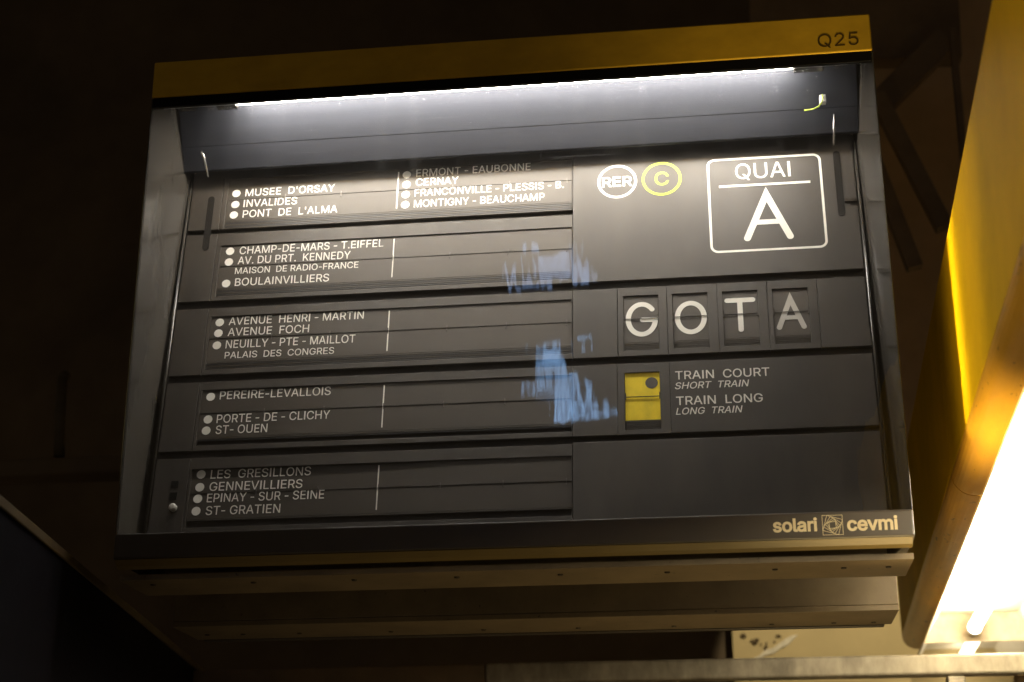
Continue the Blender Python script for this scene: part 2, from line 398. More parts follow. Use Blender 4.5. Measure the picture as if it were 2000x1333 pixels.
# ------------------------------------------------------------------ lettering: grotesque glyph outlines (bezier points on a 1000 grid)
GLYPHS = {}
for rec in """A480|39,0,16,0,78,170 140,339,201,509,226,509 251,509,276,509,338,339 401,170,463,0,440,0 418,0,395,0,359,101 323,202,287,302,281,321 273,344,264,372,255,400 245,435,232,478,236,478 241,478,245,478,233,435 222,399,213,371,204,343 196,320,191,302,155,202 120,101,85,0,62,0|197,142,110,142,110,161 110,180,110,199,197,199 283,199,370,199,370,180 370,161,370,142,283,142;B456|122,0,60,0,60,170 60,339,60,509,120,509 181,509,241,509,276,509 306,503,329,491,352,479 369,462,381,442,392,422 398,399,398,374,398,352 394,334,387,320,379,306 369,294,356,286,344,277 330,271,315,267,315,265 315,264,315,262,331,261 347,255,363,245,379,235 392,221,402,203,413,185 418,163,418,136,418,111 412,87,400,67,388,46 370,30,344,18,319,6 287,0,247,0,184,0|125,115,125,57,165,57 205,57,245,57,284,57 313,65,330,80,347,95 355,114,355,137,355,154 351,170,342,184,334,198 321,209,306,218,290,227 271,231,248,231,207,231 166,231,125,231,125,173|125,341,125,285,162,285 200,285,238,285,257,285 273,289,288,296,303,303 315,313,323,326,332,339 336,355,336,372,336,395 328,414,313,429,297,444 273,452,240,452,202,452 163,452,125,452,125,396;C510|293,-7,267,-7,223,-7 184,4,150,25,116,46 89,76,70,115,50,154 40,201,40,254,40,308 50,354,70,393,89,432 116,462,150,484,184,505 223,516,267,516,293,516 317,512,340,504,363,497 384,486,402,471,420,457 436,439,448,418,460,398 468,374,473,348,451,348 430,348,408,348,404,366 398,381,389,395,381,408 370,419,357,428,345,438 331,444,315,449,300,454 284,456,267,456,236,456 208,448,184,432,159,417 139,394,125,364,111,334 103,297,103,254,103,211 111,175,125,145,140,115 159,92,184,76,209,61 236,53,267,53,284,53 300,55,315,60,331,65 345,71,357,81,370,90 381,101,389,114,398,128 404,143,408,160,430,160 451,160,473,160,469,135 460,111,448,91,436,70 421,52,402,38,384,23 363,12,341,5,318,-3;D502|271,0,219,0,178,0 137,0,96,0,96,19 96,38,96,57,136,57 175,57,215,57,256,57 291,65,318,81,345,97 366,119,379,149,392,179 399,214,399,255,399,296 392,331,379,361,366,390 346,412,320,428,293,444 260,452,221,452,178,452 136,452,93,452,93,471 93,490,93,509,137,509 181,509,225,509,275,509 317,499,353,478,388,458 415,429,433,391,452,353 462,308,462,255,462,202 452,157,433,119,414,81 387,51,351,31,314,10|103,509,125,509,125,339 125,170,125,0,103,0 82,0,60,0,60,170 60,339,60,509,82,509;E419|165,0,60,0,60,170 60,339,60,509,164,509 268,509,372,509,372,490 372,471,372,452,290,452 207,452,125,452,125,396 125,341,125,286,202,286 278,286,355,286,355,267 355,248,355,229,278,229 202,229,125,229,125,172 125,114,125,57,208,57 292,57,375,57,375,38 375,19,375,0,270,0;F410|82,0,60,0,60,170 60,339,60,509,163,509 266,509,369,509,369,490 369,471,369,452,288,452 206,452,125,452,125,394 125,336,125,278,198,278 272,278,346,278,346,259 346,240,346,221,272,221 198,221,125,221,125,147 125,74,125,0,103,0;G520|309,-7,269,-7,223,-7 184,4,149,25,115,46 88,77,69,116,50,155 40,201,40,254,40,308 50,354,69,393,88,432 115,462,149,484,183,505 221,516,265,516,292,516 317,512,340,504,364,496 385,484,403,469,422,454 437,437,449,416,461,396 470,373,474,349,452,349 430,349,408,349,403,365 396,380,387,393,379,406 368,417,356,427,344,436 330,444,315,448,300,453 283,456,265,456,235,456 208,448,183,432,159,417 139,394,125,364,111,334 103,297,103,254,103,211 111,175,125,145,140,115 159,92,184,76,209,61 237,53,269,53,297,53 323,59,345,71,367,83 384,101,396,123,409,146 415,172,415,202,421,201 428,200,434,199,384,199 333,199,283,199,283,218 283,237,283,256,348,256 413,256,478,256,478,237 478,219,478,200,478,158 469,122,451,91,433,60 408,36,377,19,345,2;H517|82,0,60,0,60,170 60,339,60,509,82,509 103,509,125,509,125,435 125,362,125,289,214,289 303,289,392,289,392,362 392,435,392,509,414,509 435,509,457,509,457,339 457,170,457,0,435,0 414,0,392,0,392,77 392,155,392,232,303,232 214,232,125,232,125,155 125,77,125,0,103,0;I300|111,0,31,0,31,19 31,38,31,57,60,57 89,57,118,57,118,189 118,320,118,452,89,452 60,452,31,452,31,471 31,490,31,509,111,509 190,509,269,509,269,490 269,471,269,452,240,452 212,452,183,452,183,320 183,189,183,57,212,57 240,57,269,57,269,38 269,19,269,0,190,0;K467|146,189,104,145,104,169 104,193,104,216,116,232 128,247,139,261,151,275 162,290,174,303,187,317 199,331,212,344,262,399 313,454,364,509,392,509 420,509,448,509,376,431 304,353,231,276,230,276 229,276,228,276,187,233|82,0,60,0,60,170 60,339,60,509,82,509 103,509,125,509,125,451 125,392,125,334,124,298 124,261,124,225,124,214 124,204,125,193,125,129 125,64,125,0,103,0|398,0,372,0,311,86 249,173,188,259,201,276 215,293,228,309,302,206 375,103,449,0,423,0;L393|160,0,60,0,60,170 60,339,60,509,82,509 103,509,125,509,125,358 125,208,125,57,203,57 282,57,361,57,361,38 361,19,361,0,261,0;M628|81,0,60,0,60,170 60,339,60,509,91,509 121,509,152,509,193,402 235,294,277,187,280,180 284,170,287,159,291,148 295,136,299,123,303,110 307,97,311,84,315,71 319,59,322,49,317,49 312,49,307,49,310,59 314,70,318,83,322,95 326,108,330,121,334,134 338,147,342,158,346,170 349,179,352,187,394,294 435,402,476,509,507,509 537,509,568,509,568,339 568,170,568,0,547,0 525,0,504,0,504,97 504,194,504,291,504,302 504,314,504,327,505,340 505,354,505,369,505,383 506,398,506,413,506,428 507,443,507,457,509,457 511,457,513,457,508,441 503,426,498,409,492,393 487,378,482,363,477,348 472,334,467,322,463,309 459,299,456,291,418,194 380,97,342,0,323,0 305,0,286,0,248,97 209,194,170,291,167,299 163,309,159,321,155,333 150,346,145,361,140,376 135,391,129,408,124,424 118,441,112,457,114,457 117,457,119,457,119,444 120,431,120,416,120,401 121,387,121,372,121,357 121,342,122,328,122,315 122,302,122,291,122,194 122,97,122,0,101,0;N523|82,0,60,0,60,170 60,339,60,509,85,509 111,509,136,509,205,400 274,291,343,183,349,174 355,164,363,151,370,138 379,123,388,107,396,90 405,73,414,55,411,55 408,54,405,54,403,72 401,90,401,108,400,126 399,142,399,157,399,172 399,185,399,195,399,300 399,404,399,509,420,509 442,509,463,509,463,339 463,170,463,0,438,0 412,0,387,0,325,97 264,193,202,290,194,303 186,316,177,331,169,345 159,362,148,381,137,400 123,424,108,452,111,453 115,453,119,454,120,428 121,405,122,384,123,362 124,344,124,328,125,312 125,300,125,291,125,194 125,97,125,0,103,0;O533|311,-7,267,-7,223,-7 184,4,150,25,116,46 90,76,70,115,50,154 40,201,40,254,40,308 50,354,70,393,90,432 116,462,150,484,184,505 223,516,267,516,311,516 350,505,384,484,418,462 444,432,464,393,483,354 493,308,493,254,493,201 483,154,464,115,444,76 418,46,384,25,350,4|236,53,267,53,297,53 325,61,349,76,374,91 394,114,408,144,423,174 430,211,430,254,430,298 423,335,408,365,394,395 374,417,349,433,325,448 297,456,267,456,236,456 209,448,184,433,159,417 140,394,125,364,111,334 103,297,103,254,103,211 111,174,125,144,140,114 159,92,184,76,209,61;P445|82,0,60,0,60,170 60,339,60,509,118,509 177,509,235,509,274,509 307,502,332,487,358,473 377,454,390,430,402,405 409,378,409,348,409,317 402,290,390,265,377,241 358,222,332,207,307,193 274,186,235,186,193,186 151,186,109,186,109,205 109,224,109,242,150,242 191,242,233,242,259,242 281,247,297,256,313,265 325,278,333,294,341,310 344,328,344,348,344,368 341,386,333,402,325,417 313,430,297,439,280,448 259,452,232,452,196,452 160,452,125,452,125,301 125,151,125,0,103,0;Q533|274,121,245,159,268,159 290,159,313,159,332,134 351,109,369,85,374,78 379,71,384,65,412,27 440,-10,468,-48,446,-48 423,-48,401,-48,382,-23 364,2,346,27,341,33 336,39,331,46,302,84|311,-7,267,-7,223,-7 184,4,150,25,116,46 90,76,70,115,50,154 40,201,40,254,40,308 50,354,70,393,90,432 116,462,150,484,184,505 223,516,267,516,311,516 350,505,384,484,418,462 444,432,464,393,483,354 493,308,493,254,493,201 483,154,464,115,444,76 418,46,384,25,350,4|236,53,267,53,297,53 325,61,349,76,374,91 394,114,408,144,423,174 430,211,430,254,430,298 423,335,408,365,394,395 374,417,349,433,325,448 297,456,267,456,236,456 209,448,184,433,159,417 140,394,125,364,111,334 103,297,103,254,103,211 111,174,125,144,140,114 159,92,184,76,209,61;R449|82,0,60,0,60,170 60,339,60,509,119,509 177,509,236,509,275,509 307,502,333,489,359,475 378,457,390,433,403,410 409,382,409,352,409,321 403,295,390,271,378,248 359,230,333,217,307,204 275,198,236,198,189,198 143,198,96,198,96,217 96,236,96,255,142,255 188,255,234,255,260,255 281,259,298,267,314,275 326,286,334,300,341,315 345,332,345,352,345,372 341,390,334,405,326,420 314,431,298,440,281,448 259,452,233,452,197,452 161,452,125,452,125,301 125,151,125,0,103,0|378,0,353,0,312,76 271,153,230,229,254,229 279,229,303,229,344,153 386,76,428,0,403,0;S447|263,-9,224,-9,187,-9 155,-3,128,9,100,21 79,38,64,60,49,82 40,107,38,137,60,137 82,137,104,137,106,117 112,101,123,88,134,75 149,65,166,59,184,52 203,49,224,49,247,49 268,53,286,60,304,68 319,78,329,92,340,105 346,121,346,139,346,155 341,169,332,179,323,189 311,198,296,205,281,211 264,217,245,222,224,228 204,234,184,239,142,251 109,268,86,289,63,311 52,339,52,372,52,401 60,426,75,448,90,469 111,486,138,498,164,510 194,516,227,516,261,516 290,510,316,498,342,486 362,469,377,449,392,428 400,404,401,378,380,378 358,378,337,378,335,403 323,423,302,437,281,451 256,459,225,459,203,459 184,455,167,448,151,441 138,431,129,418,120,406 115,391,115,376,115,358 120,344,131,334,142,323 154,314,169,308,184,302 199,297,212,293,230,289 247,284,264,279,279,275 295,270,312,264,328,257 344,248,359,238,373,227 385,214,395,198,404,181 408,162,408,139,408,111 401,86,386,64,372,41 351,24,323,11,296,-2;T449|85,452,32,452,32,471 32,490,32,509,160,509 288,509,417,509,417,490 417,471,417,452,363,452 310,452,257,452,257,301 257,151,257,0,235,0 214,0,193,0,193,151 193,301,193,452,139,452;U517|299,-8,259,-8,219,-8 184,0,154,15,124,31 101,53,85,80,68,107 60,138,60,173,60,285 60,397,60,509,81,509 103,509,124,509,124,399 124,288,124,178,124,154 130,132,141,113,152,94 167,79,187,68,207,57 231,52,259,52,287,52 311,57,331,68,351,79 366,94,377,113,387,132 393,154,393,178,393,288 393,399,393,509,414,509 436,509,457,509,457,397 457,285,457,173,457,138 449,107,433,80,416,53 393,31,363,15,334,0;V480|229,0,204,0,141,170 79,339,16,509,39,509 62,509,84,509,120,408 156,307,192,206,198,189 206,166,215,137,224,109 235,73,248,31,243,31 239,31,235,31,247,74 258,110,267,138,276,166 284,189,290,206,325,307 360,408,395,509,417,509 440,509,463,509,401,339 340,170,278,0,253,0;Y472|225,0,203,0,203,69 203,139,203,208,141,308 79,409,16,509,41,509 66,509,91,509,125,454 159,399,192,344,203,326 213,309,222,292,231,275 240,255,250,230,241,230 232,230,224,230,233,255 242,276,251,293,260,310 270,327,280,344,314,399 347,454,381,509,406,509 430,509,455,509,393,409 330,308,268,208,268,139 268,69,268,0,247,0;Z438|161,0,42,0,42,15 42,31,42,46,119,159 196,272,273,385,284,400 295,415,306,431,318,446 329,461,341,476,343,469 346,461,348,454,327,453 306,453,285,452,264,452 244,452,223,452,162,452 101,452,40,452,40,471 40,490,40,509,159,509 278,509,397,509,397,493 397,477,397,462,321,351 245,240,169,129,158,113 146,97,134,81,122,65 110,49,97,33,95,40 93,47,90,54,111,55 132,56,152,57,173,57 193,57,214,57,276,57 338,57,399,57,399,38 399,19,399,0,280,0;2453|172,0,64,0,64,16 64,32,64,47,121,108 177,168,234,229,254,249 270,267,282,282,295,298 304,313,311,327,317,341 320,356,320,371,320,390 316,405,308,419,299,432 288,442,273,449,259,456 242,460,224,460,204,460 187,456,172,447,158,439 147,428,139,413,131,399 127,382,127,362,107,362 86,362,66,362,66,392 72,419,86,442,100,465 119,483,143,496,167,509 194,516,225,516,255,516 282,509,306,497,329,484 348,467,361,445,374,424 381,399,381,372,381,354 378,335,371,318,364,300 353,280,336,259,319,237 296,211,267,180,229,140 191,100,153,60,153,59 153,58,153,57,231,57 310,57,389,57,389,38 389,19,389,0,281,0;5453|254,-7,221,-7,191,-7 164,-1,140,11,116,23 97,39,83,60,69,81 61,104,60,130,81,130 101,130,122,130,124,115 129,101,138,89,147,77 159,67,173,60,188,53 204,50,221,50,242,50 260,55,276,64,292,74 305,87,314,104,323,121 328,141,328,162,328,184 323,204,314,221,304,238 291,252,275,262,258,272 239,277,218,277,201,277 184,274,167,268,151,263 138,255,128,246,108,248 88,250,67,253,77,338 86,423,96,509,186,509 276,509,366,509,366,490 366,471,366,452,294,452 222,452,151,452,145,402 139,352,134,301,135,301 135,301,136,301,147,311 161,319,178,325,194,331 211,334,229,334,253,334 274,329,294,321,313,313 331,301,345,285,359,270 371,252,379,231,387,210 391,188,391,163,391,130 384,101,369,76,354,50 334,30,309,15,283,1;-453|263,244,337,244,337,226 337,207,337,188,263,188 188,188,114,188,114,207 114,226,114,244,188,244;.188|108,-4,95,-4,83,-4 72,0,63,9,54,18 50,28,50,41,50,54 54,65,63,73,72,82 83,87,95,87,108,87 119,82,128,73,137,65 141,54,141,41,141,28 137,18,128,9,119,0;'206|95,318,78,318,75,381 73,445,70,509,92,509 114,509,136,509,133,445 131,381,128,318,112,318;s365|211,-8,182,-8,156,-8 133,-4,112,3,92,11 75,23,62,38,49,53 40,72,36,94,55,98 74,102,94,107,99,86 109,70,124,60,139,50 158,45,181,45,208,45 229,51,244,62,260,74 268,87,268,103,268,116 263,127,254,136,245,144 231,151,212,155,191,160 170,165,149,170,115,178 89,191,72,208,55,225 47,247,47,274,47,296 53,315,65,332,77,348 94,361,115,370,136,380 160,384,187,384,213,384 235,380,254,372,272,365 287,353,299,339,310,325 319,309,324,290,305,286 287,281,268,277,263,292 255,304,243,316,230,327 212,333,187,333,165,333 146,327,131,317,116,306 109,293,109,277,109,263 114,252,124,243,134,235 150,228,172,223,191,218 210,214,229,209,264,201 290,188,306,171,323,154 331,133,331,107,331,84 325,64,312,47,300,30 282,16,260,6,237,-3;o415|242,-8,207,-8,173,-8 143,0,117,16,91,33 71,56,56,85,41,114 34,149,34,187,34,227 41,262,56,291,71,321 91,343,117,360,143,376 173,384,207,384,242,384 273,376,299,360,325,343 345,321,359,291,374,262 381,227,381,187,381,149 374,114,359,85,345,56 325,33,299,16,273,0|182,46,207,46,233,46 254,53,270,66,287,79 299,96,307,117,315,139 319,162,319,187,319,213 315,236,307,258,299,280 287,297,270,310,254,323 233,330,207,330,182,330 161,323,145,310,129,297 116,280,108,258,100,237 96,213,96,187,96,162 100,139,108,117,116,96 129,79,145,66,161,53;l189|147,-2,139,-2,110,-2 88,5,74,20,60,35 53,57,53,84,53,226 53,367,53,509,73,509 93,509,114,509,114,372 114,235,114,99,114,81 116,69,120,62,125,55 133,52,146,52,152,52 157,52,160,53,164,53 167,54,170,54,173,37 177,20,181,3,175,1 169,0,162,-1,154,-2;a389|182,-9,160,-9,136,-9 114,-4,94,5,75,14 59,27,48,45,36,62 30,83,30,108,30,130 35,147,43,161,52,175 63,185,78,193,92,201 108,207,125,211,143,215 160,218,178,220,201,223 219,225,234,227,248,228 258,231,265,235,272,239 276,245,276,255,276,255 276,256,276,257,276,272 273,286,267,297,261,308 252,316,240,322,228,328 213,331,196,331,178,331 162,328,149,322,136,317 126,309,118,301,110,292 104,283,100,274,80,280 61,285,41,291,50,314 62,332,79,346,95,360 113,369,133,375,153,381 173,384,194,384,208,384 223,383,239,379,255,376 271,370,286,360,301,351 313,338,322,320,332,303 337,280,337,251,337,168 337,84,337,0,317,0 297,0,277,0,277,17 277,35,277,52,275,52 274,52,272,52,268,43 261,34,252,25,243,15 230,7,215,1,200,-5|155,45,170,45,193,45 212,50,228,59,243,68 255,79,263,93,271,107 276,122,276,138,276,155 276,173,276,190,273,187 268,184,259,182,251,180 242,178,231,176,221,174 210,172,200,171,190,170 182,169,175,168,161,166 147,163,134,159,121,154 111,148,103,139,96,131 92,119,92,105,92,92 95,81,102,72,109,63 118,57,130,52,142,48;r259|73,0,53,0,53,126 53,253,53,379,72,379 92,379,112,379,112,360 112,340,112,321,113,321 114,321,115,321,122,340 135,355,152,367,170,379 190,385,213,385,218,385 223,385,229,384,235,384 240,384,243,384,243,363 243,343,243,322,242,323 237,323,230,324,223,325 215,326,207,326,189,326 173,322,159,315,145,307 134,297,126,284,118,270 114,255,114,237,114,158 114,79,114,0,93,0;i167|73,0,53,0,53,126 53,253,53,379,73,379 93,379,114,379,114,253 114,126,114,0,93,0|95,443,84,443,72,443 62,447,54,455,45,462 41,472,41,483,41,494 45,504,54,512,62,520 72,524,84,524,95,524 106,520,114,512,122,504 126,494,126,483,126,472 122,462,114,455,106,447;c396|226,-8,207,-8,173,-8 143,0,117,16,91,33 71,56,56,85,41,114 34,149,34,187,34,227 41,262,56,291,71,321 91,343,117,360,143,376 173,384,207,384,226,384 243,382,260,377,276,372 292,365,305,356,319,347 330,335,340,322,350,309 357,294,362,277,342,272 322,267,303,262,300,272 296,281,290,289,285,297 278,305,270,311,262,317 253,322,242,325,232,328 220,330,207,330,182,330 161,323,145,310,129,297 116,280,108,258,100,237 96,213,96,187,96,162 100,139,108,117,116,96 129,79,145,66,161,53 182,46,207,46,220,46 232,48,243,52,253,55 263,60,271,66,279,72 286,80,292,89,297,97 301,107,304,117,324,112 343,107,363,102,358,85 351,70,341,56,332,43 320,31,306,21,293,12 277,4,261,-1,244,-6;e404|238,-8,212,-8,175,-8 143,0,117,16,90,33 70,56,56,85,41,114 34,148,34,187,34,226 41,260,55,290,69,319 89,343,115,359,141,376 171,384,205,384,226,384 246,381,266,374,285,367 303,356,319,341,335,326 348,306,357,282,366,258 371,228,371,194,371,186 371,178,371,169,272,169 174,169,75,169,75,187 75,204,75,221,163,221 250,221,338,221,329,215 319,208,310,202,310,227 306,249,298,269,290,288 278,303,263,314,247,325 228,330,205,330,182,330 163,325,146,313,130,302 118,288,109,270,100,251 96,232,96,211,96,200 96,189,96,178,96,150 101,126,110,106,120,87 134,72,151,61,168,51 189,46,212,46,228,46 241,48,254,53,266,57 277,64,285,73,294,82 301,93,306,105,325,101 345,96,365,91,359,71 349,54,335,39,321,24 303,13,283,4,262,-4;v389|184,0,163,0,114,126 66,253,17,379,40,379 62,379,84,379,111,305 138,230,165,155,174,132 181,110,187,87,193,64 199,42,206,21,198,21 191,21,184,21,191,42 197,64,203,87,209,110 216,132,224,155,251,230 278,305,305,379,327,379 349,379,371,379,323,253 275,126,226,0,205,0;m610|73,0,53,0,53,126 53,253,53,379,72,379 92,379,112,379,112,351 112,323,112,295,111,295 109,295,108,295,113,316 121,332,132,346,144,359 157,369,172,376,187,383 203,386,219,386,247,386 270,378,287,361,305,344 316,322,321,295,318,295 315,295,312,295,317,313 325,329,337,343,349,357 364,367,381,375,398,382 416,386,437,386,459,386 479,381,497,372,515,362 530,348,541,328,551,309 557,285,557,255,557,170 557,85,557,0,536,0 516,0,496,0,496,85 496,169,496,254,496,281 488,301,473,313,457,325 439,330,419,330,402,330 387,327,374,320,362,313 352,303,345,290,339,278 335,263,335,247,335,165 335,82,335,0,315,0 295,0,274,0,274,87 274,173,274,260,274,281 267,298,253,311,239,324 221,330,199,330,185,330 171,327,158,320,144,313 134,303,126,289,118,276 114,258,114,238,114,159 114,79,114,0,93,0""".split(';'):
    head, *sps = rec.split('|')
    GLYPHS[head[0]] = (int(head[1:]), [[tuple(map(int, p.split(','))) for p in sp.split(' ')] for sp in sps])
GLYPHS['I'] = (198, [[(60, 0) * 3, (138, 0) * 3, (138, 509) * 3, (60, 509) * 3]])
GLYPHS['-'] = (330, GLYPHS['-'][1])
CAP = 509.0

def glyph_shape(ch, cache={}):
    """flattened contours and nonzero-winding triangles of one glyph, in thousandths"""
    if ch in cache:
        return cache[ch]
    adv, sps = GLYPHS[ch]
    cons = []
    for sp in sps:
        c = []
        n = len(sp)
        for i in range(n):
            p, q = sp[i], sp[(i + 1) % n]
            a, b, c2, d = Vector(p[2:4]), Vector(p[4:6]), Vector(q[0:2]), Vector(q[2:4])
            ch_ = d - a
            straight = ch_.length < 1e-6 or (abs(ch_.cross(b - a)) < 2 * ch_.length and abs(ch_.cross(c2 - a)) < 2 * ch_.length)
            for k in range(1 if straight else 5):
                t = k / 5
                c.append((1 - t) ** 3 * a + 3 * t * (1 - t) ** 2 * b + 3 * t * t * (1 - t) * c2 + t ** 3 * d)
        cons.append([v for j, v in enumerate(c) if (v - c[j - 1]).length > 0.5])
    vs, es = [], []
    for c in cons:
        o = len(vs)
        vs += c
        es += [(o + k, o + (k + 1) % len(c)) for k in range(len(c))]
    ov, oe, of, *_ = mathutils.geometry.delaunay_2d_cdt(vs, es, [], 0, 0.01)
    def wind(p):
        w = 0
        for c in cons:
            for k in range(len(c)):
                a, b = c[k - 1], c[k]
                if (a.y <= p.y) != (b.y <= p.y):
                    xi = a.x + (p.y - a.y) / (b.y - a.y) * (b.x - a.x)
                    if xi > p.x:
                        w += 1 if b.y > a.y else -1
        return w
    tris = [f for f in of if wind(sum((ov[i] for i in f), Vector((0, 0))) / len(f)) != 0]
    cache[ch] = (adv, ov, tris, cons)
    return cache[ch]

def text_mesh(body, x, s, width, cap, y, shear=0.0, bold=0.0, track=0.0):
    """MB of a printed line, lower left at (x, s), fitted to a width; lies in the x-z plane at depth y"""
    pen, items, xmin, xmax = 0, [], 1e9, -1e9
    for ch in body:
        if ch == ' ':
            pen += 190
            continue
        adv, ov, tris, cons = glyph_shape(ch)
        ox = pen
        xs = [v.x for v in ov]
        if ch in '-':
            ox = pen + 165 - (min(xs) + max(xs)) / 2
        items.append((ox, ov, tris, cons))
        xmin, xmax = min(xmin, ox + min(xs)), max(xmax, ox + max(xs))
        pen += adv + track
    k, h = width / (xmax - xmin), cap / CAP
    mb = MB()
    def P(ox, v):
        z = v.y * h
        return (x + (ox + v.x - xmin) * k + z * shear, s + z)
    for n, (ox, ov, tris, cons) in enumerate(items):
        vv = [mb.b.verts.new((P(ox, v)[0], y, P(ox, v)[1])) for v in ov]
        for t in tris:
            mb.b.faces.new([vv[i] for i in t])
        if bold:
            for j, c in enumerate(cons):
                mb.stroke([P(ox, v) for v in c], 2 * bold * cap, y - .00003 * (1 + j + n % 2 * 3), closed=True)
    return mb

# ------------------------------------------------------------------ setting: walls behind
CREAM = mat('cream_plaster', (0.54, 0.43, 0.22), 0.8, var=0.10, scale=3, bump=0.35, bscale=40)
SHADED = mat('shaded_plaster', (0.13, 0.092, 0.052), 0.8, var=0.25, scale=2, bump=0.3, bscale=20)  # the unlit darkness is put into the plaster colour
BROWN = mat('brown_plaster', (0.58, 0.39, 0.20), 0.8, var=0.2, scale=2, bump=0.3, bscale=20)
CRACK = mat('bare_plaster', (0.72, 0.66, 0.52), 0.9, var=0.2, scale=30, bump=0.5, bscale=60)
STAIN = mat('peeled_stain', (0.10, 0.07, 0.035), 0.9, var=0.3, scale=30)
GALV = mat('galvanised_steel', (0.36, 0.31, 0.225), 0.5, metal=0.3, var=0.38, scale=18, bump=0.15, bscale=70, stretch=(1, 1, 0.45), rvar=0.12)
SHADOW_BROWN = mat('shadow_brown', (0.20, 0.135, 0.075), 0.7, var=0.2, scale=6)  # dark brown standing in for shadow on the wall and rail
ENAMEL = mat('white_enamel', (0.80, 0.75, 0.64), 0.35, var=0.05, scale=10)
ENDPLATE = mat('rusty_enamel', (0.62, 0.50, 0.33), 0.5, var=0.35, scale=22, bump=0.2, bscale=60)
RIMM = mat('warm_lit_enamel', (0.58, 0.30, 0.022), 0.36, var=0.12, scale=14, bump=0.08, bscale=70, stretch=(1, 0.4, 1), speck=0.8, sscale=40)  # yellow paint with warm light mixed into the colour; specks are wear
NAVY = mat('navy_cladding', (0.006, 0.0055, 0.009), 0.9, spec=0.1, var=0.3, scale=4)
PIPEM = mat('grey_conduit', (0.085, 0.062, 0.03), 0.6, var=0.3, scale=9)

w = MB().box(0.46, 1.5, 3.2, 3.26, -0.6, 0.80).build('plaster_wall', CREAM)  # left end shaped to stand in for the shadow edge
tag(w, 'cream plaster wall behind the board, lit at its foot beside the lamp trough', 'wall')
m = MB()
pts = [(.535, .245), (.555, .252), (.585, .276), (.61, .281), (.64, .300), (.665, .318), (.69, .330), (.71, .331), (.685, .306), (.668, .292), (.64, .280), (.615, .262), (.585, .256), (.555, .240)]
m.prism(pts, 3.193, 3.2, 'y').build('bare_patch', CRACK, w)
rr = random.Random(3)
m = MB()
for k_ in range(12):
    cx, cz = .50 + rr.random() * .15, .285 + rr.random() * .05
    n = 9
    ra, rb = rr.uniform(.003, .016), rr.uniform(.002, .009)
    m.prism([(cx + ra * rr.uniform(.5, 1) * math.cos(6.283 * k / n), cz + rb * rr.uniform(.5, 1) * math.sin(6.283 * k / n)) for k in range(n)], 3.192 - rr.random() * .003, 3.198, 'y')
m.build('peeled_spot', STAIN, w)
w = MB().box(-5.5, 0.98, 3.265, 3.45, -2.5, 4.2).build('dark_wall', SHADED)
tag(w, 'unlit wall, darkened in its colour, filling the left and top behind the board', 'wall')
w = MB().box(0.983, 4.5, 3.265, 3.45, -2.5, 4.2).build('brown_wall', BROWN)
tag(w, 'dim brown wall showing between the shadow bars right of the board', 'wall')
c_ = MB().box(-5.5, 4.5, -0.6, 3.5, 4.2, 4.4).build('ceiling', SHADED)
c_['kind'] = 'structure'

# ------------------------------------------------------------------ departure board
A = math.atan(0.146)
PB = Matrix.Translation((0, 0.0678, 0)) @ Matrix.Rotation(-A, 4, 'X')   # panel frame: x right, y into the panel, z up along it
board = thing('departure_board', 'black split-flap departure board with yellow top, cold tube light and QUAI A sign', 'departure board')

def yp(z):
    return 0.0678 + 0.146 * z

# case
m = MB()
m.box(-0.80, 0.80, 0.228, 0.238, -0.005, 1.12)
m.box(-0.80, 0.80, 0.032, 0.238, 1.121, 1.147)
m.build('case', CASE, board)
bp_ = MB().box(-0.800, 0.800, 0.041, 0.21, -0.034, -0.0225).build('bottom_plate', CASE, board)
for x, y in ((-0.745, .088), (-0.531, .092), (-0.319, .095), (-0.106, .096), (0.106, .097), (0.321, .103), (0.535, .104), (0.67, .107), (0.757, .109)):
    MB().tube([(x, y, -0.0345), (x, y, -0.0368)], [0.0062, 0.0045], 14).build('screw', SCREW, bp_)
for s in (-1, 1):
    pr = [(s * .80, .004), (s * .797, .004), (s * .768, .222), (s * .80, .222)]
    MB().prism(pr, 0.0, 1.118, 'z').build('side_wall', WALLM, board)
    MB().tube([(s * .7672, -0.002, 0.03), (s * .7672, -0.002, 0.955)], 0.0036, 10).build('edge_bead', WALLM, board, smooth=True, base=PB)
# front: yellow fascia, black flange, strip, lip
fa = MB().box(-0.80, 0.80, -0.006, 0.03, 1.057, 1.148).build('fascia', YELLOW, board, bevel=0.004)
text_mesh('Q25', 0.6855, 1.0725, 0.0865, 0.031, -0.0064).build('board_number', INK, fa)
MB().box(-0.796, 0.796, -0.004, 0.0062, 1.0335, 1.0565).build('top_flange', DARK, board)
st = MB().box(-0.80, 0.80, -0.007, 0.030, 0.0005, 0.0535).build('bottom_strip', STRIPM, board, bevel=0.004)
text_mesh('solari', 0.5332, 0.0162, 0.0823, 0.0243, -0.0074, bold=0.05, track=-8).build('maker_name', GOLD, st)
text_mesh('cevmi', 0.6748, 0.0149, 0.0932, 0.0252, -0.0074, bold=0.05, track=-8).build('maker_name', GOLD, st)
lg = MB()
cx, cz, hs = 0.6461, 0.0264, 0.0192
for k in range(6):
    a = R(-17 * k)
    sc = hs * (0.80 ** k)
    q = [(cx + sc * math.sqrt(2) * math.cos(a + math.pi / 4 + i * math.pi / 2), cz + sc * math.sqrt(2) * math.sin(a + math.pi / 4 + i * math.pi / 2)) for i in range(4)]
    lg.stroke(q, 0.00085, -0.0074 - 0.00004 * k, closed=True)
lg.build('maker_emblem', GOLD, st)
MB().box(-0.798, 0.798, .0205, .0400, -.004, -.0006).build('lip_recess', DARK, board)
MB().prism([(-0.005, -0.0003), (0.006, -0.012), (0.020, -0.0165), (0.020, -0.0003)], -0.796, 0.796, 'x').build('lower_lip', LIPM, board)

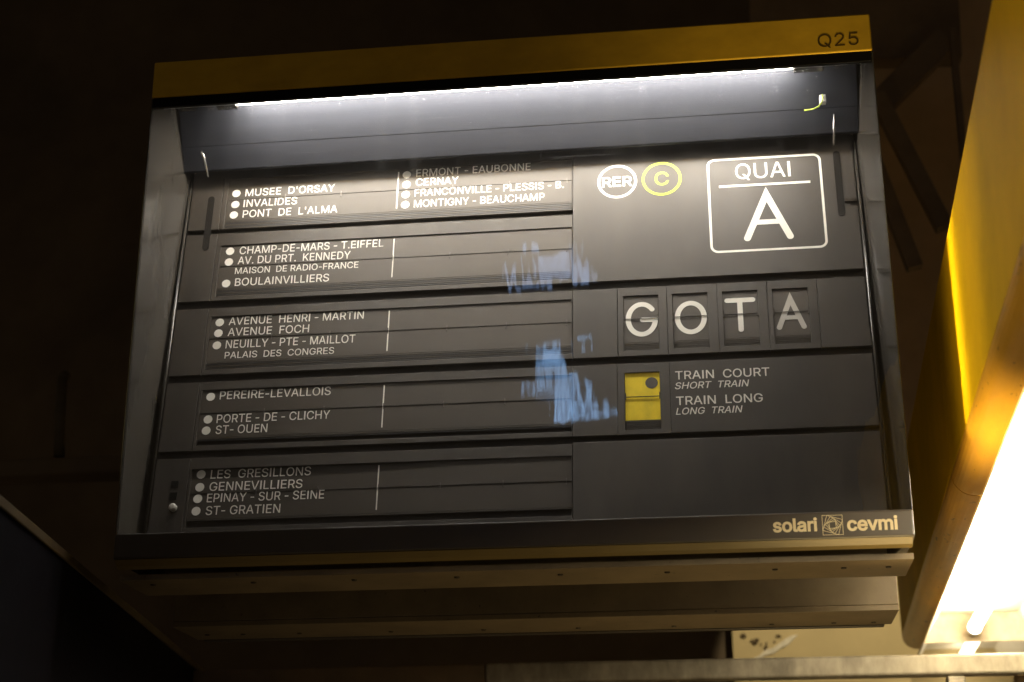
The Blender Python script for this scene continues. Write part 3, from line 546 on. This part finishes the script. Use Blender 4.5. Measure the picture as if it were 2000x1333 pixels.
# lamp and its reflector hood
hd = MB().prism([(.0960, 1.1015), (.1440, 1.0050), (.1452, 1.0042), (.1690, .9548), (.176, .9530), (.182, .962), (.108, 1.1015)], -.7745, .7745, 'x').build('lamp_hood', HOODM, board)
MB().box(-.7745, .7745, .0065, .0100, 1.0350, 1.1016).build('front_fill_reflector', REFLW, board)  # unseen strip, added to throw flatter light on the display panel
MB().prism([(.0105, 1.102), (.118, 1.102), (.118, 1.112), (.0105, 1.112)], -.7745, .7745, 'x').build('fill_reflector', REFLW, board)  # unseen reflector, added to soften the tube's shadow on the panel
tb = MB().tube([(-.616, .050, 1.0765), (.632, .050, 1.0765)], 0.019, 20).build('fluorescent_tube', TUBE, board, smooth=True)
for x0, x1 in ((-.668, -.619), (.635, .700)):
    MB().box(x0, x1, .034, .066, 1.0525, 1.1015).build('lamp_holder', WALLM, board, bevel=.002)
for x0, x1 in ((-.686, -.674), (.722, .732)):
    MB().box(x0, x1, .040, .060, 1.0525, 1.1015).build('holder_clip', CHROME, board)
MB().box(-.752, -.716, .040, .060, 1.053, 1.1015).build('holder_clip', WALLM, board)
cn = MB().box(.690, .704, .106, .122, 1.000, 1.018).build('connector', WHITE, board, bevel=.0015)
MB().tube([(.696, .104, 1.017), (.697, .102, 1.008), (.694, .104, .998), (.687, .108, .990), (.675, .113, .987), (.656, .118, .988)], .0016, 8).build('earth_wire', GREENWIRE, cn, smooth=True)
MB().tube([(-.7105, .095, .966), (-.705, .10, .955), (-.700, .125, .915)], [.004, .003, .0024], 10).build('stay_rod', CHROME, board, smooth=True)
MB().tube([(.7190, .105, .967), (.7150, .128, .905)], [.0026, .0022], 10).build('stay_rod', CHROME, board, smooth=True)

# display panel
HG = [.900, .7187, .5328, .349, .161]
TOP = [.9618, .8060, .6093, .4240, .2420]
BOT = [.8185, .6290, .4420, .2590, .0700]
HX0 = [-.6762, -.6770, -.6805, -.6810, -.6820]
MB().box(-.768, .768, .0115, .024, .02, .985).build('backing_plate', PANEL, board, base=PB)
MB().box(-.762, .7615, .008, .019, .9635, .985).build('header_plate', PANEL, board, base=PB)
for i in range(5):
    o = MB().box(-.762, -.6885, 0, .018, BOT[i], TOP[i]).build('edge_plate', PANEL, board, bevel=.0008, base=PB)
    if i == 4:
        for s_ in (.1824, .1559):
            MB().box(-.7235, -.7080, -.0012, .002, s_ - .008, s_ + .008).build('button_seat', DARK, o)
        MB().box(-.7185, -.7045, -.0012, .002, .1197, .1357).build('button_seat', DARK, o)
        MB().tube([(-.7115, -.001, .1277), (-.7115, -.010, .1277), (-.7115, -.0125, .1277)], [.0082, .0080, .005], 20).build('button', PRINT_DIM, o)

def capsule(x, s0, s1, wd):
    n = 10
    r = wd / 2
    q = [(x + r * math.cos(math.pi * k / n), s1 - r + r * math.sin(math.pi * k / n)) for k in range(n + 1)]
    q += [(x - r * math.cos(math.pi * k / n), s0 + r - r * math.sin(math.pi * k / n)) for k in range(n + 1)]
    return q
for x, s0, s1 in ((-.7135, .763, .910), (.7255, .764, .935)):
    MB().prism(capsule(x, s0, s1, .0155), -.0012, .003, 'y').build('stay_slot_shade', SLOT, board, base=PB)  # raised dark capsule stands in for the shade inside a slot
MB().box(.7350, .7600, -.006, -.0005, .7985, .8065).build('latch', SCREW, board, base=PB)

LINES = [
    [("MUSEE  D'ORSAY", -.6336, .9071, .2133, 0, 0), ("INVALIDES", -.6354, .8777, .1275, 0, 0), ("PONT  DE  L'ALMA", -.6345, .8488, .2243, 0, 0),
     ("ERMONT - EAUBONNE", -.2293, .9341, .2663, 0, 0), ("CERNAY", -.2290, .9087, .0994, 0, 0), ("FRANCONVILLE - PLESSIS - B.", -.2306, .8802, .3443, 0, 0), ("MONTIGNY - BEAUCHAMP", -.2307, .8503, .3003, 0, 0)],
    [("CHAMP-DE-MARS - T.EIFFEL", -.6318, .7495, .3355, 0, 0), ("AV. DU PRT.  KENNEDY", -.6334, .7228, .2625, 0, 0), ("MAISON  DE RADIO-FRANCE", -.6375, .6977, .2866, 1, 0), ("BOULAINVILLIERS", -.6346, .6662, .2180, 0, 0)],
    [("AVENUE  HENRI - MARTIN", -.6381, .5654, .3077, 0, 0), ("AVENUE  FOCH", -.6377, .5377, .1853, 0, 0), ("NEUILLY - PTE - MAILLOT", -.6394, .5071, .2936, 0, 0), ("PALAIS  DES  CONGRES", -.6391, .4816, .2475, 1, 0)],
    [("PEREIRE-LEVALLOIS", -.6393, .3810, .2475, 0, 0), ("PORTE - DE - CLICHY", -.6405, .3246, .2508, 0, 0), ("ST- OUEN", -.6400, .2985, .1144, 0, 0)],
    [("LES  GRESILLONS", -.6403, .1949, .2186, 0, 0), ("GENNEVILLIERS", -.6398, .1666, .2019, 0, 0), ("EPINAY - SUR - SEINE", -.6420, .1401, .2534, 0, 0), ("ST- GRATIEN", -.6414, .1114, .1608, 0, 0)]]
BUL = [[(-.6556, .9165), (-.6553, .8860), (-.6561, .8574), (-.2516, .9409), (-.2510, .9141), (-.2516, .8868), (-.2514, .8591)],
       [(-.6545, .7588), (-.6545, .7301), (-.6552, .6738)],
       [(-.6593, .5733), (-.6596, .5459), (-.6599, .5156)],
       [(-.6601, .3884), (-.6603, .3339), (-.6615, .3074)],
       [(-.6617, .2055), (-.6614, .1758), (-.6623, .1489), (-.6629, .1209)]]
NSL = [5, 5, 5, 2, 1]

def flap_sheet(x0, x1, s0, s1, yf, n=24, th=.0007):
    m = MB()
    for (sa, ya), (sb, yb) in (((s0, 0), (s1, 0)),):
        fr, bk = [], []
        for k in range(n + 1):
            x = x0 + (x1 - x0) * k / n
            y = yf(x)
            fr.append((m.b.verts.new((x, y, sa)), m.b.verts.new((x, y, sb))))
            bk.append((m.b.verts.new((x, y + th, sa)), m.b.verts.new((x, y + th, sb))))
        for k in range(n):
            m.b.faces.new((fr[k][0], fr[k + 1][0], fr[k + 1][1], fr[k][1]))
            m.b.faces.new((bk[k][0], bk[k][1], bk[k + 1][1], bk[k + 1][0]))
            m.b.faces.new((fr[k][0], bk[k][0], bk[k + 1][0], fr[k + 1][0]))
            m.b.faces.new((fr[k][1], fr[k + 1][1], bk[k + 1][1], bk[k][1]))
    return m

def sstep(a, b, x):
    t = max(0, min(1, (x - a) / (b - a)))
    return t * t * (3 - 2 * t)

for i in range(5):
    h = HG[i]
    x0, x1 = HX0[i], .1318
    ht = h + (.0560 if i == 0 else .0548)
    hb = h - (.0795 if i < 2 else .0780)
    fr = MB().frame(-.6870, .1336, BOT[i], TOP[i], x0, x1, hb, ht, 0, .018).build('line_panel', PANEL, board, bevel=.0006, base=PB)
    yu = (lambda x: .0046 - .0022 * sstep(-.42, 0.0, x)) if i == 4 else (lambda x: .0026)
    yl = lambda x: .0030
    flap_sheet(x0 + .0008, x1 - .0008, h + .0009, ht + .006, yu).build('upper_flap', FLAP, fr)
    flap_sheet(x0 + .0008, x1 - .0008, h - .0575, h - .0008, yl).build('lower_flap', FLAP, fr)
    for k in range(NSL[i]):
        s1 = h - .0585 - .0041 * k
        MB().box(x0 + .0008, x1 - .0008 - .0008 * k, .0032 + .0007 * k, .0041 + .0007 * k, s1 - .0030, s1).build('flap_edge', SLAT if k % 2 else FLAP, fr)
    MB().tube([(x0, .0026, h), (x1, .0026, h)], .0006, 6).build('hinge_rod', HINGE, fr)
    for x in (.1205, -.0112, -.1430, -.2735, -.4045, -.5370):
        MB().box(x - .0010, x + .0010, .0010, .0034, h - .0075, h + .0065).build('hinge_clip', HINGE, fr)
    dx = -.2712 - .001 * i
    MB().box(dx - .0013, dx + .0013, .0019, .0026, h - .0505, h + .0500).build('divider_line', PRINT, fr)
    for t, x, s, wd, small, dim in LINES[i]:
        y = (yu(x) if s > h - .004 else yl(x)) - .0006
        text_mesh(t, x, s, wd, .0160 if small else .0196, y, bold=.004).build('station_name', PRINT, fr)
    for x, s in BUL[i]:
        y = (yu(x) if s > h - .004 else yl(x)) - .0006
        MB().disc(x, s, y, .0098).build('stop_dot', PRINT, fr)

# right half: platform panel
pp = MB().box(.1348, .7615, 0, .018, BOT[1], TOP[0]).build('platform_panel', PANEL, board, bevel=.0008, base=PB)
Y = -.0005
MB().ring(.2350, .8873, Y, .0388, .0448).build('rer_ring', PRINT, pp)
text_mesh('RER', .2350 - .0330, .8742, .0660, .0255, Y, bold=.032).build('rer_lettering', PRINT, pp)
MB().ring(.3354, .8880, Y, .0388, .0448).build('line_ring', LIME, pp)
text_mesh('C', .3354 - .0152, .8715, .0305, .0340, Y, bold=.018).build('line_letter', LIME, pp)
q = []
for cx, cz, a0 in ((.6905 - .018, .932 - .018, 0), (.437 + .018, .932 - .018, 90), (.437 + .018, .6858 + .018, 180), (.6905 - .018, .6858 + .018, 270)):
    for k in range(9):
        a = R(a0 + 90 * k / 8)
        q.append((cx + .0153 * math.cos(a), cz + .0153 * math.sin(a)))
MB().stroke(q, .0054, Y, closed=True).build('sign_border', PRINT, pp)
text_mesh('QUAI', .4999, .8752, .1221, .0405, Y).build('platform_word', PRINT, pp)
MB().box(.4623, .6635, Y - .0002, .001, .8547, .8606).build('sign_rule', PRINT, pp)
m = MB()
m.stroke([(.5185, .7195), (.5650, .8310), (.6112, .7195)], .0150, Y)
m.stroke([(.5185 + .0465 * .40, .7590), (.6112 - .0462 * .40, .7590)], .0125, Y - .0003)
m.build('platform_letter', PRINT, pp)

# train code letters
for x0, x1, nm in ((.1348, .2312, 'blank_plate'), (.6592, .7615, 'blank_plate')):
    MB().box(x0, x1, 0, .018, BOT[2], TOP[2]).build(nm, PANEL, board, bevel=.0008, base=PB)
MX = [.2318, .3386, .4467, .5529, .6586]
HXS = [(.2440, .3197), (.3500, .4260), (.4572, .5326), (.5636, .6392)]
HB, HT, HH = .4560, .5890, .5330

def arc(cx, cz, rx, rz, a0, a1, n=48):
    return [(cx + rx * math.cos(R(a0 + (a1 - a0) * k / n)), cz + rz * math.sin(R(a0 + (a1 - a0) * k / n))) for k in range(n + 1)]
def letter(ch):
    m = MB()
    w, y = .0112, .0024
    if ch == 'G':
        m.stroke(arc(.2835, .5316, .0292, .0367, 40, 356) + [(.2850, .5300)], w, y)
    if ch == 'O':
        m.stroke(arc(.3885, .5304, .0287, .0352, 0, 360)[:-1], w, y, closed=True)
    if ch == 'T':
        m.stroke([(.4672, .5671), (.5218, .5671)], w, y)
        m.stroke([(.4940, .5660), (.4940, .4952)], w, y - .0003)
    if ch == 'A':
        m.stroke([(.5745, .4960), (.6008, .5650), (.6262, .4960)], w, y)
        m.stroke([(.5845, .5190), (.6160, .5190)], w * .9, y - .0003)
    return m

def flap_window(parent, x0, x1, hb, ht, hh, lb, mu, ml):
    flap_sheet(x0 + .0006, x1 - .0006, hh + .0007, ht + .006, lambda x: .0030, 2).build('upper_flap', mu, parent)
    flap_sheet(x0 + .0006, x1 - .0006, lb, hh - .0007, lambda x: .0033, 2).build('lower_flap', ml, parent)
    n = 5
    p = (lb - hb) / n
    for k in range(n):
        s1 = lb - .0007 - p * k
        MB().box(x0 + .0006, x1 - .0006, .0036 + .0007 * k, .0044 + .0007 * k, s1 - p + .0011, s1).build('flap_edge', FLAP, parent)
    MB().tube([(x0, .0014, hh), (x1, .0014, hh)], .0007, 6).build('hinge_rod', HINGE, parent)
    for x in (x0 + .0012, x1 - .0012):
        MB().box(x - .0012, x + .0012, .0008, .0045, hh - .0060, hh + .0090).build('hinge_clip', HINGE, parent)
        MB().tube([(x, .0005, hh + .0055), (x, -.0005, hh + .0075)], .0012, 8).build('clip_tip', CHROME, parent)

for k, ch in enumerate('GOTA'):
    a, b = HXS[k]
    fr = MB().frame(MX[k] + .0004, MX[k + 1] - .0004, BOT[2], TOP[2], a, b, HB, HT, 0, .018).build('letter_module', PANEL, board, bevel=.0006, base=PB)
    flap_window(fr, a, b, HB, HT, HH, .4758, FLAP, FLAP)
    letter(ch).build('code_letter', PRINT_DIM if ch == 'A' else PRINT, fr)

# train length
MB().box(.1348, .2288, 0, .018, BOT[3], TOP[3]).build('blank_plate', PANEL, board, bevel=.0008, base=PB)
fr = MB().frame(.2294, .3396, BOT[3], TOP[3], .2442, .3187, .2695, .4028, 0, .018).build('length_module', PANEL, board, bevel=.0006, base=PB)
flap_window(fr, .2442, .3187, .2695, .4028, .3464, .2928, YFLAP, YFLAP)
MB().disc(.3009, .3780, .0026, .0132).build('flap_dot', FLAP, fr)
tp = MB().box(.3402, .7615, 0, .018, BOT[3], TOP[3]).build('length_panel', PANEL, board, bevel=.0008, base=PB)
text_mesh('TRAIN  COURT', .3511, .3818, .1961, .0192, Y, bold=.012).build('lettering', PRINT, tp)
text_mesh('SHORT  TRAIN', .3490, .3593, .1520, .0152, Y, shear=.22, bold=.012).build('lettering', PRINT, tp)
text_mesh('TRAIN  LONG', .3514, .3222, .1787, .0192, Y, bold=.012).build('lettering', PRINT, tp)
text_mesh('LONG  TRAIN', .3500, .3000, .1345, .0152, Y, shear=.22, bold=.012).build('lettering', PRINT, tp)
MB().box(.1348, .7615, 0, .018, .0700, TOP[4] + .0035).build('blank_plate', PANEL, board, bevel=.0008, base=PB)
MB().box(-.762, .7615, .004, .018, .020, .0690).build('sill_plate', PANEL, board, base=PB)

# pane
MB().poly([(-.797, -.002, .050), (.797, -.002, .050), (.797, -.002, 1.040), (-.797, -.002, 1.040)])
m = MB()
m.poly([(-.797, -.002, .050), (.797, -.002, .050), (.797, -.002, 1.040), (-.797, -.002, 1.040)])
m.build('front_pane', PANE, board)
for s in (-1, 1):
    MB().box(min(s * .7972, s * .8000), max(s * .7972, s * .8000), -.005, .003, .054, 1.056).build('pane_edge', WALLM, board, bevel=.0008)

# ------------------------------------------------------------------ rear board hanging back to back
rear = thing('rear_board', 'dark back and screwed underside of the second board, hung behind and below the departure board', 'departure board', (0, .383, -.073))
MB().box(-.80, .80, 0, .178, .012, 1.17).build('case', CASE, rear, bevel=.002)
bp_ = MB().box(-.80, .80, -.0005, .178, 0, .0118).build('bottom_plate', CASE, rear, bevel=.001)
for x, y in ((-.754, .490), (-.670, .494), (-.538, .497), (-.325, .504), (-.112, .507), (.103, .514), (.318, .518), (.535, .524), (.671, .524), (.758, .527)):
    MB().tube([(x, y - .383, -.0003), (x, y - .383, -.0023)], [.0062, .0045], 14).build('screw', SCREW, bp_)
MB().prism([(.179, .02), (.179, -.003), (.200, -.003), (.222, .006), (.230, .02)], -.785, .785, 'x').build('front_lip', STRIPM, rear, bevel=.002)

# ------------------------------------------------------------------ lamp trough on the right
YAW = R(2.6)
lum = thing('lamp_trough', 'yellow panelled lamp trough with burning white tubes, right of the board', 'light fitting', (.975, 0, .165), (0, 0, -YAW), 'lamp troughs in line')
Y0, YS, Y1 = -1.6, .36, 2.52
for a, b in ((Y0, YS - .0025), (YS + .0025, Y1)):
    sp = MB()
    n = 8
    prof = [(-.040, .455), (-.060, .452), (-.060, .052)]
    sp.prism([(-.060, .455), (-.060, .0495), (-.030, .0495), (-.030, .455)], a, b, 'y')
    sp.build('side_panel', SIDEY, lum, bevel=.003)
    rp = [(-.060, .049)] + [(-.012 - .048 * math.cos(R(90 * k / n)), .049 - .049 * math.sin(R(90 * k / n))) for k in range(1, n + 1)] + [(-.002, .0), (-.002, .049)]
    MB().prism(rp, a, b, 'y').build('rounded_rim', RIMM, lum, smooth=False)
TR = [(.004, .004), (.062, .100), (.318, .100), (.376, .004), (.384, .004), (.324, .108), (.056, .108), (-.001, .008)]
MB().prism(TR, Y0, 2.42, 'y').build('reflector', ENAMEL, lum)
MB().prism([(.004, .004), (.062, .0995), (.318, .0995), (.376, .004)], 2.4205, 2.428, 'y').build('end_plate', ENDPLATE, lum)
for x in (.165,):
    MB().tube([(x, Y0, .040), (x, 2.34, .040)], .019, 20).build('fluorescent_tube', glow('warm_tube', (1.0, .87, .62), 60), lum, smooth=True)
    MB().tube([(x, 2.342, .040), (x, 2.37, .040), (x, 2.419, .040)], [.0225, .0225, .018], 20).build('lamp_holder', WHITE, lum)
lum2 = thing('lamp_trough', 'next lamp trough glowing beyond the end plate, above the galvanised beam', 'light fitting', (.975 + 2.42 * math.sin(YAW), 2.42 * math.cos(YAW), .165), (0, 0, -YAW), 'lamp troughs in line')
MB().prism([(x, z) for x, z in TR], .06, .84, 'y').build('reflector', ENAMEL, lum2)
MB().tube([(.190, .07, .045), (.190, .80, .045)], .021, 16).build('fluorescent_tube', glow('warm_tube_far', (1.0, .87, .62), 5), lum2, smooth=True)

# ------------------------------------------------------------------ galvanised beam across the bottom
gb = thing('galvanised_beam', 'mottled galvanised steel beam running across the bottom edge', 'beam', (0, 1.5, -.06))
MB().box(-.255, 2.4, 0, .06, 0, .0575).build('top_rail', GALV, gb, bevel=.008)
MB().box(-1.2, -.257, .004, .056, .002, .055).build('shaded_rail', SHADOW_BROWN, gb, bevel=.004)  # darker copy of the rail, its shade put into the colour
MB().box(1.035, 1.085, .008, .052, -.30, -.0005).build('post', GALV, gb, bevel=.006)
MB().box(-.9, 2.4, 0, .06, -.36, -.301).build('bottom_rail', GALV, gb, bevel=.008)

# ------------------------------------------------------------------ dark bars standing in for wall shadows at the upper right
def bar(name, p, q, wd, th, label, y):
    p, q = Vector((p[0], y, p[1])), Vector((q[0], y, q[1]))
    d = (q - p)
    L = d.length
    o = MB().box(-wd / 2, wd / 2, -th / 2, th / 2, 0, L).build(name, SHADOW_BROWN, None, bevel=.004)
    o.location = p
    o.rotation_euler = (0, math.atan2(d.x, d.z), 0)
    tag(o, label, 'steel brace', 'dark shadow bars right of the board')  # the braces are bars standing in for wall shadows
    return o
bar('upright_shadow', (1.276, 1.60), (1.283, 2.13), .022, .03, 'thin upright bar standing in for a shadow between the board and the yellow trough', 1.80)
bar('diagonal_shadow', (1.02, 1.92), (1.20, 1.42), .055, .05, 'broad dark diagonal bar standing in for a shadow right of the board, falling to the trough', 1.84)
bar('diagonal_shadow', (.99, 1.72), (1.10, 1.30), .05, .05, 'shorter dark bar standing in for a shadow close against the right edge of the board', 1.88)
bar('diagonal_shadow', (.95, 1.84), (1.28, 2.16), .09, .05, 'dark shadow bar slanting up right under the top one', 1.92)
bar('top_shadow', (.62, 2.40), (1.345, 2.37), .52, .08, 'wide dark shadow bar above the others at the upper right', 1.99)

# ------------------------------------------------------------------ dim things at the left
pc = thing('cladding_beam', 'dark navy clad beam sloping through the lower left corner with a thin worn edge', 'beam', (-.879, -.136, .02), (0, 0, R(8.25)))
MB().box(-.60, -.0062, -.8, 2.6, -.50, -.001).build('cladding', NAVY, pc)
MB().box(-.0055, 0, -.8, 2.6, -.02, 0).build('edge_trim', PIPEM, pc, bevel=.003)
cp = thing('conduit_pipe', 'faint upright conduit pipe on the dark wall at left', 'pipe', (-1.60, 1.5, .66))
MB().tube([(0, 0, 0), (-.012, 0, .13), (-.015, 0, .26)], .017, 14).build('pipe', PIPEM, cp, smooth=True)
MB().tube([(-.015, 0, .255), (-.03, .05, .285), (-.06, .1, .30)], .017, 14).build('elbow', PIPEM, cp, smooth=True)
lg = MB().box(-3.2, -1.15, 1.46, 1.58, .595, .650).build('wall_ledge', SHADED, None, bevel=.01)
tag(lg, 'dim horizontal ledge carrying the conduit pipe at left', 'ledge')

# ------------------------------------------------------------------ daylight opening far behind the viewer, seen mirrored in the pane
def daylight(name, polys, col, strength, label):
    root = thing(name, label, 'window', (-.5, -6.5, 2.2))
    m = bpy.data.materials.new(name)
    m.use_nodes = True
    nt = m.node_tree
    nt.nodes.remove(nt.nodes['Principled BSDF'])
    e = nt.nodes.new('ShaderNodeEmission')
    tc = nt.nodes.new('ShaderNodeTexCoord')
    mp = nt.nodes.new('ShaderNodeMapping')
    mp.inputs['Scale'].default_value = (16, 1, 1.6)
    n = nt.nodes.new('ShaderNodeTexNoise')
    n.inputs['Scale'].default_value = 3.5
    n.inputs['Detail'].default_value = 4
    r = nt.nodes.new('ShaderNodeMapRange')
    r.inputs['From Min'].default_value = .35
    r.inputs['From Max'].default_value = .68
    r.inputs['To Min'].default_value = strength * .3
    r.inputs['To Max'].default_value = strength * 1.3
    nt.links.new(tc.outputs['Object'], mp.inputs[0])
    nt.links.new(mp.outputs[0], n.inputs['Vector'])
    nt.links.new(n.outputs['Fac'], r.inputs['Value'])
    e.inputs[0].default_value = (*col, 1)
    nt.links.new(r.outputs[0], e.inputs[1])
    nt.links.new(e.outputs[0], nt.nodes['Material Output'].inputs[0])
    for q in polys:
        MB().prism([(x + .5, z - 2.2) for x, z in q], 0, .02, 'y').build('lit_pane', m, root)
LOW = [[(-0.587, 2.672), (-0.572, 2.696), (-0.51, 2.734), (-0.497, 2.656), (-0.49, 2.52), (-0.458, 2.524), (-0.458, 2.378), (-0.458, 2.221), (-0.516, 2.214), (-0.577, 2.22), (-0.587, 2.284), (-0.594, 2.425)], [(-0.682, 2.743), (-0.668, 2.736), (-0.664, 2.545), (-0.654, 2.375), (-0.671, 2.381), (-0.686, 2.546)], [(-0.648, 2.753), (-0.617, 2.76), (-0.614, 2.662), (-0.63, 2.544), (-0.614, 2.449), (-0.62, 2.356), (-0.642, 2.474), (-0.652, 2.604)], [(-0.602, 2.762), (-0.572, 2.765), (-0.578, 2.708), (-0.592, 2.613), (-0.608, 2.508), (-0.613, 2.602)], [(-0.546, 2.764), (-0.514, 2.765), (-0.509, 2.743), (-0.544, 2.724)], [(-0.453, 2.542), (-0.439, 2.535), (-0.427, 2.377), (-0.447, 2.372)], [(-0.431, 2.529), (-0.409, 2.536), (-0.358, 2.461), (-0.373, 2.444), (-0.347, 2.356), (-0.321, 2.239), (-0.377, 2.224), (-0.402, 2.358)], [(-0.317, 2.296), (-0.281, 2.301), (-0.277, 2.237), (-0.313, 2.233)], [(-0.27, 2.297), (-0.242, 2.293), (-0.238, 2.238), (-0.271, 2.237)], [(-0.222, 2.298), (-0.182, 2.262), (-0.188, 2.247), (-0.218, 2.246)], [(-0.323, 2.413), (-0.317, 2.413), (-0.305, 2.328), (-0.25, 2.321), (-0.25, 2.315), (-0.312, 2.317)], [(-0.285, 2.359), (-0.274, 2.353), (-0.269, 2.329), (-0.288, 2.33)], [(-0.74, 2.472), (-0.706, 2.482), (-0.698, 2.429), (-0.716, 2.389), (-0.738, 2.396)], [(-0.451, 2.36), (-0.408, 2.347), (-0.388, 2.224), (-0.452, 2.219)], [(-0.382, 2.78), (-0.353, 2.781), (-0.353, 2.763), (-0.379, 2.768)], [(-0.342, 2.786), (-0.33, 2.782), (-0.324, 2.672), (-0.336, 2.679)]]
UP = [[(-0.72, 3.434), (-0.658, 3.44), (-0.655, 3.377), (-0.711, 3.384)], [(-0.701, 3.348), (-0.549, 3.359), (-0.456, 3.366), (-0.444, 3.21), (-0.567, 3.192), (-0.597, 3.108), (-0.631, 3.116), (-0.677, 3.186)], [(-0.879, 3.302), (-0.856, 3.32), (-0.821, 3.194), (-0.787, 3.106), (-0.816, 3.101), (-0.856, 3.183)], [(-0.78, 3.353), (-0.759, 3.358), (-0.752, 3.239), (-0.7, 3.163), (-0.683, 3.137), (-0.723, 3.133), (-0.767, 3.148), (-0.775, 3.228)], [(-0.426, 3.433), (-0.399, 3.338), (-0.377, 3.244), (-0.33, 3.315), (-0.303, 3.227), (-0.296, 3.163), (-0.407, 3.147), (-0.429, 3.222)]]
daylight('daylit_window', LOW, (.32, .58, 1.0), 7.5, 'blue daylit window panes mirrored low on the board front')
daylight('daylit_opening', UP, (.42, .60, 1.0), 4.5, 'fainter blue daylit opening mirrored above the window panes')
